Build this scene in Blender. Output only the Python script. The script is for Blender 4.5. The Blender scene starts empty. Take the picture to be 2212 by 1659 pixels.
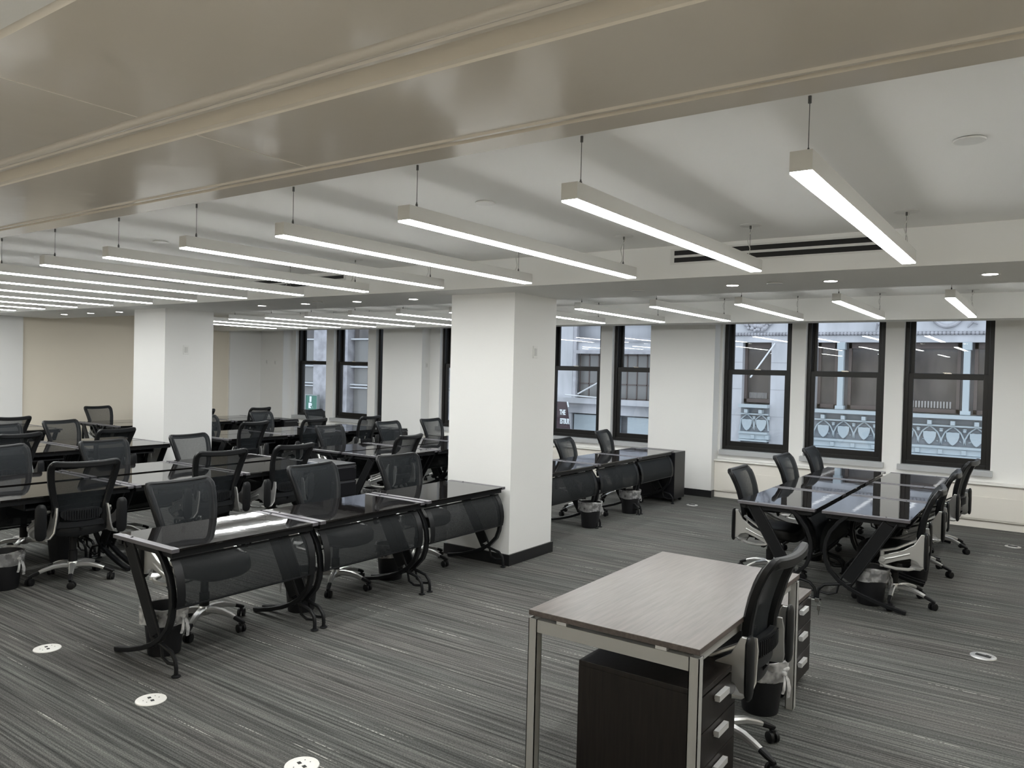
import bpy, math, random
from mathutils import Vector, Matrix
random.seed(4)
PI = math.pi
sc = bpy.context.scene
col = sc.collection

# ------------------------------------------------------------------ camera
cam_d = bpy.data.cameras.new('camera')
cam = bpy.data.objects.new('camera', cam_d); col.objects.link(cam)
cam_d.sensor_fit = 'HORIZONTAL'; cam_d.sensor_width = 36.0
cam_d.lens = 1666.38 / 2212 * 36.0
cam_d.clip_start = 0.05; cam_d.clip_end = 400
rt = Vector((0.819318, 0.572809, 0.024641)); up = Vector((-0.030589, 0.000755, 0.999532)); fw = Vector((-0.572522, 0.819688, -0.018140))
M = Matrix.Identity(4)
for i in range(3):
    M[i][0] = rt[i]; M[i][1] = up[i]; M[i][2] = -fw[i]
M[2][3] = 1.85
cam.matrix_world = M
sc.camera = cam

# ------------------------------------------------------------------ world, exposure
w = bpy.data.worlds.new('world'); sc.world = w; w.use_nodes = True
nt = w.node_tree; bg = nt.nodes['Background']
bg.inputs[0].default_value = (0.82, 0.90, 1.0, 1); bg.inputs[1].default_value = 2.0
sc.view_settings.view_transform = 'Standard'; sc.view_settings.look = 'None'
sc.view_settings.gamma = 1; sc.view_settings.use_curve_mapping = False
sc.view_settings.exposure = 0.0
LAMP = 37.5
sc.cycles.max_bounces = 10; sc.cycles.diffuse_bounces = 5; sc.cycles.glossy_bounces = 5
sc.cycles.transparent_max_bounces = 24; sc.cycles.transmission_bounces = 6
sc.cycles.caustics_reflective = False; sc.cycles.caustics_refractive = False
sc.cycles.sample_clamp_indirect = 6.0
try:
    sc.cycles.use_denoising = True
except Exception:
    pass

# ------------------------------------------------------------------ materials
def mat(name, color, rough=0.5, metal=0.0, spec=0.5, emit=None, es=0.0, bump=None, coat=0.0):
    m = bpy.data.materials.new(name); m.use_nodes = True
    n = m.node_tree.nodes; l = m.node_tree.links; b = n['Principled BSDF']
    b.inputs['Base Color'].default_value = (*color, 1)
    b.inputs['Roughness'].default_value = rough; b.inputs['Metallic'].default_value = metal
    b.inputs['Specular IOR Level'].default_value = spec
    if coat: b.inputs['Coat Weight'].default_value = coat; b.inputs['Coat Roughness'].default_value = 0.05
    if emit:
        b.inputs['Emission Color'].default_value = (*emit, 1); b.inputs['Emission Strength'].default_value = es
    if bump:
        sx, st, dist = bump
        tc = n.new('ShaderNodeTexCoord'); nz = n.new('ShaderNodeTexNoise'); bp = n.new('ShaderNodeBump')
        nz.inputs['Scale'].default_value = sx; nz.inputs['Detail'].default_value = 3
        bp.inputs['Strength'].default_value = st; bp.inputs['Distance'].default_value = dist
        l.new(tc.outputs['Object'], nz.inputs['Vector']); l.new(nz.outputs['Fac'], bp.inputs['Height'])
        l.new(bp.outputs['Normal'], b.inputs['Normal'])
    return m

def noise_mix(m, c1, c2, scale, vec=(1, 1, 1), detail=4, coords='Object', lo=0.35, hi=0.65, rr=None):
    n = m.node_tree.nodes; l = m.node_tree.links; b = n['Principled BSDF']
    tc = n.new('ShaderNodeTexCoord'); mp = n.new('ShaderNodeMapping'); mp.inputs['Scale'].default_value = vec
    nz = n.new('ShaderNodeTexNoise'); nz.inputs['Scale'].default_value = scale; nz.inputs['Detail'].default_value = detail
    cr = n.new('ShaderNodeValToRGB'); cr.color_ramp.elements[0].position = lo; cr.color_ramp.elements[1].position = hi
    cr.color_ramp.elements[0].color = (*c1, 1); cr.color_ramp.elements[1].color = (*c2, 1)
    l.new(tc.outputs[coords], mp.inputs[0]); l.new(mp.outputs[0], nz.inputs['Vector'])
    l.new(nz.outputs['Fac'], cr.inputs[0]); l.new(cr.outputs[0], b.inputs['Base Color'])
    return m

WHITE = mat('white_paint', (0.79, 0.79, 0.775), 0.6, bump=(60, 0.05, 0.01))
CEIL = mat('ceiling_paint', (0.82, 0.82, 0.80), 0.7)
TRIMW = mat('white_trim', (0.80, 0.79, 0.76), 0.35)
BEIGE = mat('beige_paint', (0.74, 0.68, 0.57), 0.65)
COVER = mat('cream_cover_paint', (0.78, 0.75, 0.69), 0.4)
SILL = mat('grey_sill', (0.42, 0.43, 0.44), 0.4)
BEAM = mat('glossy_beam_paint', (0.69, 0.645, 0.575), 0.13, spec=0.6, bump=(3.0, 0.10, 0.02))
BASEB = mat('black_baseboard', (0.012, 0.012, 0.013), 0.35)
WFRAME = mat('black_window_metal', (0.011, 0.0105, 0.010), 0.35, spec=0.35)
BLKP = mat('black_plastic', (0.009, 0.0095, 0.0105), 0.38, spec=0.25)
BLKD = mat('dark_plastic', (0.007, 0.007, 0.008), 0.5, spec=0.3)
SEATM = mat('seat_fabric', (0.006, 0.0056, 0.0052), 0.5, spec=0.22)
LUMB = mat('lumbar_plastic', (0.014, 0.015, 0.017), 0.42, spec=0.25)
SILV = mat('brushed_silver', (0.68, 0.68, 0.67), 0.30, metal=0.8, spec=0.5)
CHROME = mat('chrome', (0.8, 0.8, 0.8), 0.12, metal=1.0)
STEELB = mat('black_powder_steel', (0.009, 0.0095, 0.0105), 0.38, spec=0.22)
STRIP = mat('satin_strip', (0.16, 0.155, 0.17), 0.34, metal=0.6)
GTOP = mat('black_glass', (0.008, 0.007, 0.007), 0.025, spec=0.75, bump=(5.0, 0.035, 0.01))
CABM = mat('black_cabinet_steel', (0.009, 0.009, 0.011), 0.3, spec=0.35)
LEGM = mat('grey_leg_metal', (0.40, 0.40, 0.385), 0.4)
HANDLE = mat('satin_handle', (0.60, 0.60, 0.60), 0.32, metal=0.1)
BIN = mat('black_bin_plastic', (0.01, 0.01, 0.012), 0.45)
OUTW = mat('outlet_white', (0.80, 0.79, 0.75), 0.35)
OUTS = mat('outlet_steel', (0.55, 0.55, 0.55), 0.3, metal=0.8)
DARKH = mat('dark_hole', (0.01, 0.01, 0.01), 0.7)
LBODY = mat('lamp_body_white', (0.70, 0.70, 0.68), 0.4)
LEMIT = mat('lamp_diffuser', (0.9, 0.9, 0.9), 0.5, emit=(0.985, 1.0, 0.985), es=LAMP)
DEMIT = mat('downlight_lens', (0.9, 0.9, 0.9), 0.5, emit=(1.0, 0.97, 0.92), es=40.0)
CABLE = mat('steel_cable', (0.12, 0.12, 0.12), 0.4, metal=0.6)
PLATE = mat('plate_plastic', (0.74, 0.74, 0.72), 0.35)
STONE = noise_mix(mat('pale_stone', (0.5, 0.5, 0.5), 0.85), (0.40, 0.41, 0.43), (0.56, 0.57, 0.60), 1.2, (1, 1, 0.3))
STONE2 = noise_mix(mat('carved_stone', (0.5, 0.5, 0.5), 0.85), (0.30, 0.30, 0.32), (0.44, 0.44, 0.47), 2.5)
VERDI = mat('pale_blue_green_metal', (0.40, 0.46, 0.49), 0.5)
VERDI2 = mat('darker_green_metal', (0.20, 0.22, 0.24), 0.6)
FWIN = noise_mix(mat('facade_glass', (0.075, 0.068, 0.066), 0.10), (0.035, 0.033, 0.036), (0.115, 0.103, 0.095), 0.9, (1.4, 1, .5), 3)  # pale and dark patches paint curtains and reflections into the glass
FWIN2 = mat('facade_glass_pale', (0.17, 0.17, 0.165), 0.25)
FFRAME = mat('brown_window_frame', (0.10, 0.078, 0.072), 0.5)
FDARK = mat('facade_dark', (0.03, 0.03, 0.032), 0.5)
FRAD = mat('facade_radiator', (0.32, 0.31, 0.30), 0.6)
BANN = mat('maroon_banner', (0.035, 0.016, 0.022), 0.6)
GREEN = mat('green_sign', (0.03, 0.16, 0.115), 0.5)
LETTER = mat('white_lettering', (0.75, 0.8, 0.82), 0.6)
ASPH = mat('asphalt', (0.06, 0.06, 0.065), 0.9)

# wood
def wood(name, c1, c2, rough, rot=False):
    m = mat(name, c1, rough, spec=0.5)
    return noise_mix(m, c1, c2, 3.0, (1.5, 26, 26) if not rot else (26, 26, 1.5), 6, lo=0.3, hi=0.7)
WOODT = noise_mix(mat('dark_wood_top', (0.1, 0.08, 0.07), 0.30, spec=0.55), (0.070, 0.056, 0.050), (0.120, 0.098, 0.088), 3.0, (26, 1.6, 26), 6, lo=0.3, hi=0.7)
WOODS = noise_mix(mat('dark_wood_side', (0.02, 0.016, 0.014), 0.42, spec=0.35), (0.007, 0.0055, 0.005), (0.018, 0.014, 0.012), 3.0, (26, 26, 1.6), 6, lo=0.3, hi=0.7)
WOODR = noise_mix(mat('red_brown_edge', (0.05, 0.02, 0.015), 0.4), (0.035, 0.017, 0.014), (0.06, 0.028, 0.022), 3.0, (26, 1.6, 26), 6)

# mesh fabric: fine woven screen that lets part of the view through
def screen(name, c, op):
    m = bpy.data.materials.new(name); m.use_nodes = True
    n = m.node_tree.nodes; l = m.node_tree.links; b = n['Principled BSDF']; out = n['Material Output']
    b.inputs['Base Color'].default_value = (*c, 1); b.inputs['Roughness'].default_value = 0.6; b.inputs['Specular IOR Level'].default_value = 0.12
    tr = n.new('ShaderNodeBsdfTransparent'); mx = n.new('ShaderNodeMixShader')
    tc = n.new('ShaderNodeTexCoord'); vo = n.new('ShaderNodeTexVoronoi'); vo.inputs['Scale'].default_value = 260
    mr = n.new('ShaderNodeMapRange'); mr.inputs['From Min'].default_value = 0.1; mr.inputs['From Max'].default_value = 0.6
    mr.inputs['To Min'].default_value = op - 0.08; mr.inputs['To Max'].default_value = op + 0.08
    l.new(tc.outputs['Object'], vo.inputs['Vector']); l.new(vo.outputs['Distance'], mr.inputs['Value'])
    lw = n.new('ShaderNodeLayerWeight'); lw.inputs[0].default_value = 0.5
    pw = n.new('ShaderNodeMath'); pw.operation = 'POWER'; pw.inputs[1].default_value = 2.2
    ma = n.new('ShaderNodeMath'); ma.operation = 'MULTIPLY_ADD'; ma.use_clamp = True; ma.inputs[1].default_value = 0.55
    l.new(lw.outputs['Facing'], pw.inputs[0]); l.new(pw.outputs[0], ma.inputs[0]); l.new(mr.outputs[0], ma.inputs[2])
    l.new(ma.outputs[0], mx.inputs[0]); l.new(tr.outputs[0], mx.inputs[1]); l.new(b.outputs[0], mx.inputs[2]); l.new(mx.outputs[0], out.inputs[0])
    return m
MESHB = screen('chair_mesh', (0.018, 0.021, 0.0235), 0.66)
MODM = screen('modesty_mesh', (0.015, 0.0168, 0.018), 0.78)
def film(name, c, op, gl=0.3):
    m = bpy.data.materials.new(name); m.use_nodes = True
    n = m.node_tree.nodes; l = m.node_tree.links; b = n['Principled BSDF']; out = n['Material Output']
    b.inputs['Base Color'].default_value = (*c, 1); b.inputs['Roughness'].default_value = gl
    tr = n.new('ShaderNodeBsdfTransparent'); mx = n.new('ShaderNodeMixShader')
    tc = n.new('ShaderNodeTexCoord'); nz = n.new('ShaderNodeTexNoise'); nz.inputs['Scale'].default_value = 14
    mr = n.new('ShaderNodeMapRange'); mr.inputs['From Min'].default_value = 0.35; mr.inputs['From Max'].default_value = 0.7
    mr.inputs['To Min'].default_value = op * 0.4; mr.inputs['To Max'].default_value = min(1, op * 1.6)
    l.new(tc.outputs['Object'], nz.inputs['Vector']); l.new(nz.outputs['Fac'], mr.inputs['Value'])
    l.new(mr.outputs[0], mx.inputs[0]); l.new(tr.outputs[0], mx.inputs[1]); l.new(b.outputs[0], mx.inputs[2]); l.new(mx.outputs[0], out.inputs[0])
    return m
LINER = film('clear_bin_liner', (0.75, 0.75, 0.75), 0.38)
LINERW = film('white_bin_liner', (0.8, 0.8, 0.8), 0.6)
def glass():
    m = bpy.data.materials.new('window_glass'); m.use_nodes = True
    n = m.node_tree.nodes; l = m.node_tree.links; out = n['Material Output']; n.remove(n['Principled BSDF'])
    tr = n.new('ShaderNodeBsdfTransparent'); tr.inputs[0].default_value = (0.93, 0.95, 0.96, 1)
    gl = n.new('ShaderNodeBsdfGlossy'); gl.inputs['Roughness'].default_value = 0.0
    fr = n.new('ShaderNodeFresnel'); fr.inputs['IOR'].default_value = 1.75
    mx = n.new('ShaderNodeMixShader')
    l.new(fr.outputs[0], mx.inputs[0]); l.new(tr.outputs[0], mx.inputs[1]); l.new(gl.outputs[0], mx.inputs[2]); l.new(mx.outputs[0], out.inputs[0])
    return m
GLASS = glass()

def carpet():
    m = mat('striped_carpet', (0.08, 0.08, 0.08), 0.92, spec=0.15)
    n = m.node_tree.nodes; l = m.node_tree.links; b = n['Principled BSDF']
    tc = n.new('ShaderNodeTexCoord')
    def noise(vec, scale, det, rough=0.5):
        mp = n.new('ShaderNodeMapping'); mp.inputs['Scale'].default_value = vec
        nz = n.new('ShaderNodeTexNoise'); nz.inputs['Scale'].default_value = scale
        nz.inputs['Detail'].default_value = det; nz.inputs['Roughness'].default_value = rough
        l.new(tc.outputs['Object'], mp.inputs[0]); l.new(mp.outputs[0], nz.inputs['Vector']); return nz.outputs['Fac']
    def ramp(src, stops):
        cr = n.new('ShaderNodeValToRGB'); e = cr.color_ramp.elements
        while len(e) < len(stops): e.new(0.5)
        for k, (p, c) in enumerate(stops): e[k].position = p; e[k].color = (*c, 1)
        l.new(src, cr.inputs[0]); return cr.outputs[0]
    def mix(kind, fac, a, c):
        mx = n.new('ShaderNodeMixRGB'); mx.blend_type = kind
        if isinstance(fac, (int, float)): mx.inputs[0].default_value = fac
        else: l.new(fac, mx.inputs[0])
        for s, v in ((1, a), (2, c)):
            if isinstance(v, tuple): mx.inputs[s].default_value = (*v, 1)
            else: l.new(v, mx.inputs[s])
        return mx.outputs[0]
    stripes = noise((0.7, 56, 1), 1.0, 4, 0.65)
    base = ramp(stripes, [(0.34, (0.034, 0.034, 0.033)), (0.5, (0.092, 0.0915, 0.088)), (0.68, (0.175, 0.172, 0.163))])
    broad = noise((0.45, 2.6, 1), 1.0, 2)
    tint = ramp(broad, [(0.4, (0.97, 1.0, 0.985)), (0.6, (1.015, 1.0, 0.99))])
    c1 = mix('MULTIPLY', 1.0, base, tint)
    fibre = noise((110, 190, 1), 1.0, 2)
    fr = ramp(fibre, [(0.3, (0.62, 0.62, 0.62)), (0.7, (1.38, 1.38, 1.38))])
    c2 = mix('MULTIPLY', 1.0, c1, fr)
    lines = noise((1.3, 70, 1), 1.0, 0)
    lm = ramp(lines, [(0.765, (0, 0, 0)), (0.80, (1, 1, 1))])
    dash = noise((60, 30, 1), 1.0, 0)
    dm = ramp(dash, [(0.42, (0.15, 0.15, 0.15)), (0.55, (1, 1, 1))])
    lf = mix('MULTIPLY', 1.0, lm, dm)
    c3 = mix('MIX', lf, c2, (0.42, 0.41, 0.38))
    l.new(c3, b.inputs['Base Color'])
    bp = n.new('ShaderNodeBump'); bp.inputs['Strength'].default_value = 0.5; bp.inputs['Distance'].default_value = 0.006
    l.new(stripes, bp.inputs['Height']); l.new(bp.outputs[0], b.inputs['Normal'])
    return m
CARPET = carpet()

# ------------------------------------------------------------------ mesh builder
class MB:
    def __init__(s): s.v = []; s.f = []
    def add(s, vs, fs):
        o = len(s.v); s.v += [tuple(v) for v in vs]; s.f += [tuple(i + o for i in f) for f in fs]; return s
    def box(s, x0, x1, y0, y1, z0, z1):
        return s.add([(x0, y0, z0), (x1, y0, z0), (x1, y1, z0), (x0, y1, z0), (x0, y0, z1), (x1, y0, z1), (x1, y1, z1), (x0, y1, z1)],
                     [(0, 3, 2, 1), (4, 5, 6, 7), (0, 1, 5, 4), (1, 2, 6, 5), (2, 3, 7, 6), (3, 0, 4, 7)])
    def hexa(s, P):
        return s.add(P, [(0, 3, 2, 1), (4, 5, 6, 7), (0, 1, 5, 4), (1, 2, 6, 5), (2, 3, 7, 6), (3, 0, 4, 7)])
    def sweep(s, path, sec, upv=(0, 0, 1), scales=None, closed=False):
        P = [Vector(p) for p in path]; n = len(P); m = len(sec); vs = []; U = Vector(upv)
        for i, p in enumerate(P):
            a = P[i - 1] if (i > 0 or closed) else p; c = P[(i + 1) % n] if (i < n - 1 or closed) else p
            t = (c - a).normalized(); side = U.cross(t)
            if side.length < 1e-4: side = Vector((1, 0, 0)) if abs(t.x) < .9 else Vector((0, 1, 0))
            side.normalize(); nn = t.cross(side); k = scales[i] if scales else 1.0
            ka, kb = (k if isinstance(k, tuple) else (k, k))
            for a_, b_ in sec: vs.append(p + side * a_ * ka + nn * b_ * kb)
        fs = []
        for i in range(n if closed else n - 1):
            j = (i + 1) % n
            for q in range(m):
                r = (q + 1) % m; fs.append((i * m + q, i * m + r, j * m + r, j * m + q))
        if not closed: fs.append(tuple(range(m))[::-1]); fs.append(tuple((n - 1) * m + q for q in range(m)))
        return s.add(vs, fs)
    def tube(s, path, r, seg=8, scales=None, upv=(0, 0, 1), closed=False):
        return s.sweep(path, [(r * math.cos(2 * PI * k / seg), r * math.sin(2 * PI * k / seg)) for k in range(seg)], upv, scales, closed)
    def bar(s, path, wdt, h, upv=(0, 0, 1), scales=None, closed=False, bev=0.25):
        a, b = wdt / 2, h / 2; e = min(a, b) * bev
        return s.sweep(path, [(a, b - e), (a - e, b), (-a + e, b), (-a, b - e), (-a, -b + e), (-a + e, -b), (a - e, -b), (a, -b + e)], upv, scales, closed)
    def lathe(s, prof, seg=20, c=(0, 0, 0)):
        vs = []; m = len(prof)
        for k in range(seg):
            t = 2 * PI * k / seg
            for r, z in prof: vs.append((c[0] + r * math.cos(t), c[1] + r * math.sin(t), c[2] + z))
        fs = []
        for k in range(seg):
            j = (k + 1) % seg
            for q in range(m - 1): fs.append((k * m + q, j * m + q, j * m + q + 1, k * m + q + 1))
        s.add(vs, fs)
        o = len(s.v) - len(vs)
        if prof[0][0] > 1e-5: s.f.append(tuple(o + k * m for k in range(seg))[::-1])
        if prof[-1][0] > 1e-5: s.f.append(tuple(o + k * m + m - 1 for k in range(seg)))
        return s
    def cyl(s, p0, p1, r, seg=12): return s.tube([p0, p1], r, seg, upv=(0.123, 0.3, 0.94))
    def prism(s, pts, d, origin=(0, 0, 0), ax=(1, 0, 0), ay=(0, 0, 1)):
        """polygon pts in plane (ax, ay), extruded by vector d"""
        O = Vector(origin); A = Vector(ax); B = Vector(ay); D = Vector(d); n = len(pts)
        a = [O + A * p[0] + B * p[1] for p in pts]; b = [q + D for q in a]
        return s.add(a + b, [tuple(range(n)), tuple(range(n, 2 * n))[::-1]] + [(i, i + n, (i + 1) % n + n, (i + 1) % n) for i in range(n)])
    def ball(s, c, r, sx=1, sy=1, sz=1, seg=10, rings=6):
        prof = [(0.0001 if i in (0, rings) else r * math.sin(PI * i / rings), -r * math.cos(PI * i / rings)) for i in range(rings + 1)]
        t = MB().lathe(prof, seg)
        s.add([(c[0] + v[0] * sx, c[1] + v[1] * sy, c[2] + v[2] * sz) for v in t.v], t.f); return s
    def build(s, name, m, parent=None, smooth=True, bevel=0.0):
        me = bpy.data.meshes.new(name); me.from_pydata(s.v, [], s.f)
        import bmesh
        bm = bmesh.new(); bm.from_mesh(me); bmesh.ops.recalc_face_normals(bm, faces=bm.faces[:])
        bm.to_mesh(me); bm.free()
        me.materials.append(m)
        if smooth:
            me.shade_smooth()
            try: me.set_sharp_from_angle(angle=math.radians(38))
            except Exception: pass
        o = bpy.data.objects.new(name, me); col.objects.link(o)
        if parent is not None: o.parent = parent
        if bevel:
            md = o.modifiers.new('bevel', 'BEVEL'); md.width = bevel; md.segments = 2; md.limit_method = 'ANGLE'
        return o

def tag(o, label, cat, group=None, kind=None):
    o['label'] = label; o['category'] = cat
    if group: o['group'] = group
    if kind: o['kind'] = kind
    return o
def empty(name, loc=(0, 0, 0), rz=0.0):
    o = bpy.data.objects.new(name, None); o.empty_display_size = 0.1; col.objects.link(o)
    o.location = loc; o.rotation_euler = (0, 0, rz); return o
def struct(o): o['kind'] = 'structure'; return o
def kids(o): return [c for c in bpy.data.objects if c.parent == o]
KIDS = {}
def copy_tree(o, parent=None):
    if o.name not in KIDS: KIDS[o.name] = kids(o)
    ch0 = KIDS[o.name]
    c = o.copy(); col.objects.link(c)
    if parent is not None: c.parent = parent
    for k in ch0: copy_tree(k, c)
    return c
def rot(pts, c, ang): return pts

# ------------------------------------------------------------------ room shell
XL, XR, YB, YF = -15.0, 2.6, -3.6, 11.5
ZC = 2.83; ZL = 2.58
struct(MB().box(XL - .3, XR + .3, YB - .3, 12.2, -0.3, 0).build('floor', CARPET, smooth=False))
cm = MB()
cm.box(XL - .3, XR + .3, YB - .3, 12.0, ZC, ZC + 0.3)                 # slab
cm.box(XL, XR, 5.55, 6.73, ZL, ZC + .01)                              # dropped band between the two trays
struct(cm.build('ceiling', CEIL, smooth=False))
bk = MB(); bk.box(XL, XR, 9.97, 10.3, 2.575, ZC + .01); bk.box(XL, XR, 9.94, 10.3, 2.545, 2.577)
struct(bk.build('trim_1', CEIL, smooth=False))
# foreground beam with mouldings, profile in (y, z), extruded along x
prof = [(0.77, ZC + .01), (0.77, 2.60), (0.785, 2.585), (1.262, 2.585), (1.270, 2.592), (1.274, 2.655), (1.286, 2.662), (1.300, 2.645)]
for k in range(7):
    t = k / 6 * PI; prof.append((1.335 - 0.026 * math.cos(t), 2.624 - 0.026 * math.sin(t)))
prof += [(1.366, 2.612), (1.372, 2.606), (1.386, 2.606), (1.390, 2.612), (1.396, 2.640), (1.412, 2.654), (1.430, 2.650), (1.440, 2.615), (1.444, 2.594), (1.456, 2.589), (1.459, 2.583),
         (1.905, 2.583), (1.912, 2.577), (1.925, 2.577), (1.930, 2.581), (1.934, 2.590), (1.942, 2.590), (1.944, 2.573), (2.052, 2.573), (2.056, 2.577), (2.056, ZC + .01)]
struct(MB().prism(prof, (XR - XL, 0, 0), (XL, 0, 0), (0, 1, 0), (0, 0, 1)).build('trim_2', BEAM))
struct(MB().box(XL, XR, .70, .765, 2.588, ZC + .01).build('trim_4', WHITE, smooth=False))
# fine seams where lengths of moulding meet
sm = MB()
for x in (-7.0, -2.284, 1.3): sm.box(x, x + .003, 1.46, 1.905, 2.5818, 2.586)
for x in (-7.0, -2.284, 1.3): sm.box(x, x + .003, 0.78, 1.26, 2.5838, 2.588)
struct(sm.build('trim_3', mat('beam_seam', (0.80, 0.76, 0.70), 0.3), smooth=False))

struct(MB().box(XL, XR, YB, 0.9, 0.0, 0.006).build('floor_bounce', mat('cream_bounce_floor', (0.58, 0.55, 0.50), 0.45), smooth=False))  # unseen pale floor, added to bounce light up onto the beam
# window wall
openings = [(-4.12, -3.10), (-2.90, -1.86), (-1.63, -0.60), (-9.76, -8.73), (-8.51, -7.48), (-7.26, -6.23), (-6.01, -5.215), (-14.02, -13.0), (-12.77, -11.72), (-11.50, -11.065)]
ZS, ZT = 0.715, 2.78
wf = MB()
wf.box(XL - .3, XR + .3, 11.5, 11.76, 0, ZS)
wf.box(XL - .3, XR + .3, 11.5, 11.76, ZT, ZC + .02)
edges = sorted(openings); x = XL - .3
for a, b in edges:
    if a - x > 0.004: wf.box(x, a, 11.5, 11.76, ZS, ZT)
    x = b
wf.box(x, XR + .3, 11.5, 11.76, ZS, ZT)
for a, b in ((-5.21, -4.16), (-11.06, -10.01), (XL - .3, -14.15)):
    wf.box(a, b, 11.26, 11.51, 0, ZC + .01)
struct(wf.build('wall_far', WHITE, smooth=False))
wl = MB(); wl.box(XL - .3, XL, YB, 6.245, 0, ZC + .01); wl.box(XL - .3, XL, 10.45, 11.51, 0, ZC + .01)
wl.box(XL, XL + .05, YB, 6.245, 0, ZC + .01); wl.box(XL, XL + .05, 10.45, 11.27, 0, ZC + .01)
struct(wl.build('wall_left', WHITE, smooth=False))
struct(MB().box(XL - .3, XL, 6.245, 10.45, 0, ZC + .01).build('wall_left_accent', BEIGE, smooth=False))
struct(MB().box(XR, XR + .3, YB, 11.51, 0, ZC + .01).build('wall_right', BEIGE, smooth=False))
struct(MB().box(XL - .3, XR + .3, YB - .3, YB, 0, ZC + .01).build('wall_back', BEIGE, smooth=False))
# columns
def column(x0, x1, y0, y1, lab):
    o = MB().box(x0, x1, y0, y1, 0, ZL + .01).build('column', WHITE, smooth=False); struct(o); o['label'] = lab
    b = MB(); t = .018; h = .105
    b.box(x0 - t, x1 + t, y0 - t, y0, 0, h); b.box(x0 - t, x1 + t, y1, y1 + t, 0, h); b.box(x0 - t, x0, y0, y1, 0, h); b.box(x1, x1 + t, y0, y1, 0, h)
    b.build('baseboard', BASEB, o, smooth=False)
column(-4.915, -4.15, 5.956, 6.70, 'wide square white column in the middle of the room')
column(-10.78, -9.99, 5.956, 6.70, 'white square column further left, between desk rows')
bb = MB()
for a, b in ((-5.21, -4.16), (-11.06, -10.01)):
    bb.box(a - .015, b + .015, 11.242, 11.26, 0, .105); bb.box(b, b + .015, 11.26, 11.36, 0, .105)
struct(bb.build('baseboard_far', BASEB, smooth=False))
struct(MB().box(XL + .05, XL + .065, YB, 6.2, 0, .105).box(XL, XL + .015, 6.26, 10.44, 0, .105).build('baseboard_left', BASEB, smooth=False))

# windows
for n_, (a, b) in enumerate(openings):
    o = empty('window_%d' % (n_ + 1), ((a + b) / 2, 11.66, ZS)); struct(o)
    W = (b - a) / 2 - .001; H = ZT - ZS; zm = 1.905 - ZS
    f = MB(); y0, y1 = -.075, .075
    f.box(-W, -W + .055, y0, y1, 0, H); f.box(W - .055, W, y0, y1, 0, H); f.box(-W + .055, W - .055, y0, y1, 0, .055); f.box(-W + .055, W - .055, y0, y1, H - .05, H)
    f.box(-W + .05, -W + .065, .0, .02, zm, H - .05); f.box(W - .065, W - .05, .0, .02, zm, H - .05)
    f.build('window_frame', WFRAME, o, smooth=False, bevel=.004)
    if W > .3:
        for nm, ys, z0, z1 in (('lower_sash', -.035, .045, zm + .035), ('upper_sash', .045, zm - .01, H - .05)):
            s_ = MB(); wv = .062; br = .085 if nm == 'lower_sash' else .05; tr = .075
            s_.box(-W + .05, -W + .05 + wv, ys - .02, ys + .02, z0, z1); s_.box(W - .05 - wv, W - .05, ys - .02, ys + .02, z0, z1)
            s_.box(-W + .05 + wv, W - .05 - wv, ys - .02, ys + .02, z0, z0 + br); s_.box(-W + .05 + wv, W - .05 - wv, ys - .02, ys + .02, z1 - tr, z1)
            so = s_.build(nm, WFRAME, o, smooth=False, bevel=.003)
            MB().add([(-W + .09, ys, z0 + br - .01), (W - .09, ys, z0 + br - .01), (W - .09, ys, z1 - tr + .01), (-W + .09, ys, z1 - tr + .01)], [(0, 1, 2, 3)]).build('pane', GLASS, so, smooth=False)
        MB().box(-.045, .045, -.062, -.04, zm + .035, zm + .045).box(-.03, .03, -.055, -.03, zm + .04, zm + .05).box(-.06, -.02, -.052, -.045, zm + .045, zm + .052).build('latch', CHROME, o, smooth=False)
    else:
        MB().add([(-W + .04, 0, .04), (W - .04, 0, .04), (W - .04, 0, H - .04), (-W + .04, 0, H - .04)], [(0, 1, 2, 3)]).build('pane', GLASS, o, smooth=False)
    if W > .3:
        MB().box(-W - .035 if n_ not in (0,) else -W - .0, W + .03 if b < -5.3 or b > -5 else W, -.225, -.078, -.068, .004).build('window_sill', SILL, o, smooth=False, bevel=.003)

# radiator covers under the windows
def cover(x0, x1, lab):
    o = empty('radiator_cover', ((x0 + x1) / 2, 11.37, 0)); L = (x1 - x0) / 2
    b = MB(); b.box(-L, L, .005, .13, .10, .55); b.box(-L, L, .03, .13, 0, .10)
    n = max(1, round(2 * L / 1.55)); 
    b.box(-L + .1, L, -.004, .005, .12, .40)
    b.build('cover_panel', COVER, o, smooth=False)
    s_ = MB()
    for k in range(1, n + 1): s_.box(-L + k * 2 * L / (n + .4) - .0015, -L + k * 2 * L / (n + .4) + .0015, -.0055, -.002, .12, .40)
    s_.build('panel_seam', mat('seam_grey', (0.35, 0.34, 0.32), .6), o, smooth=False)
    MB().box(-L, L, -.025, .13, .55, .575).build('top_ledge', TRIMW, o, smooth=False, bevel=.004)
    tag(o, lab, 'radiator cover', 'radiator covers below the windows')
cover(-4.155, XR - .01, 'cream radiator cover under the three right windows')
cover(-10.005, -5.215, 'cream radiator cover under the windows behind the wide column')
cover(-14.145, -11.065, 'cream radiator cover under the far left windows')

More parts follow.
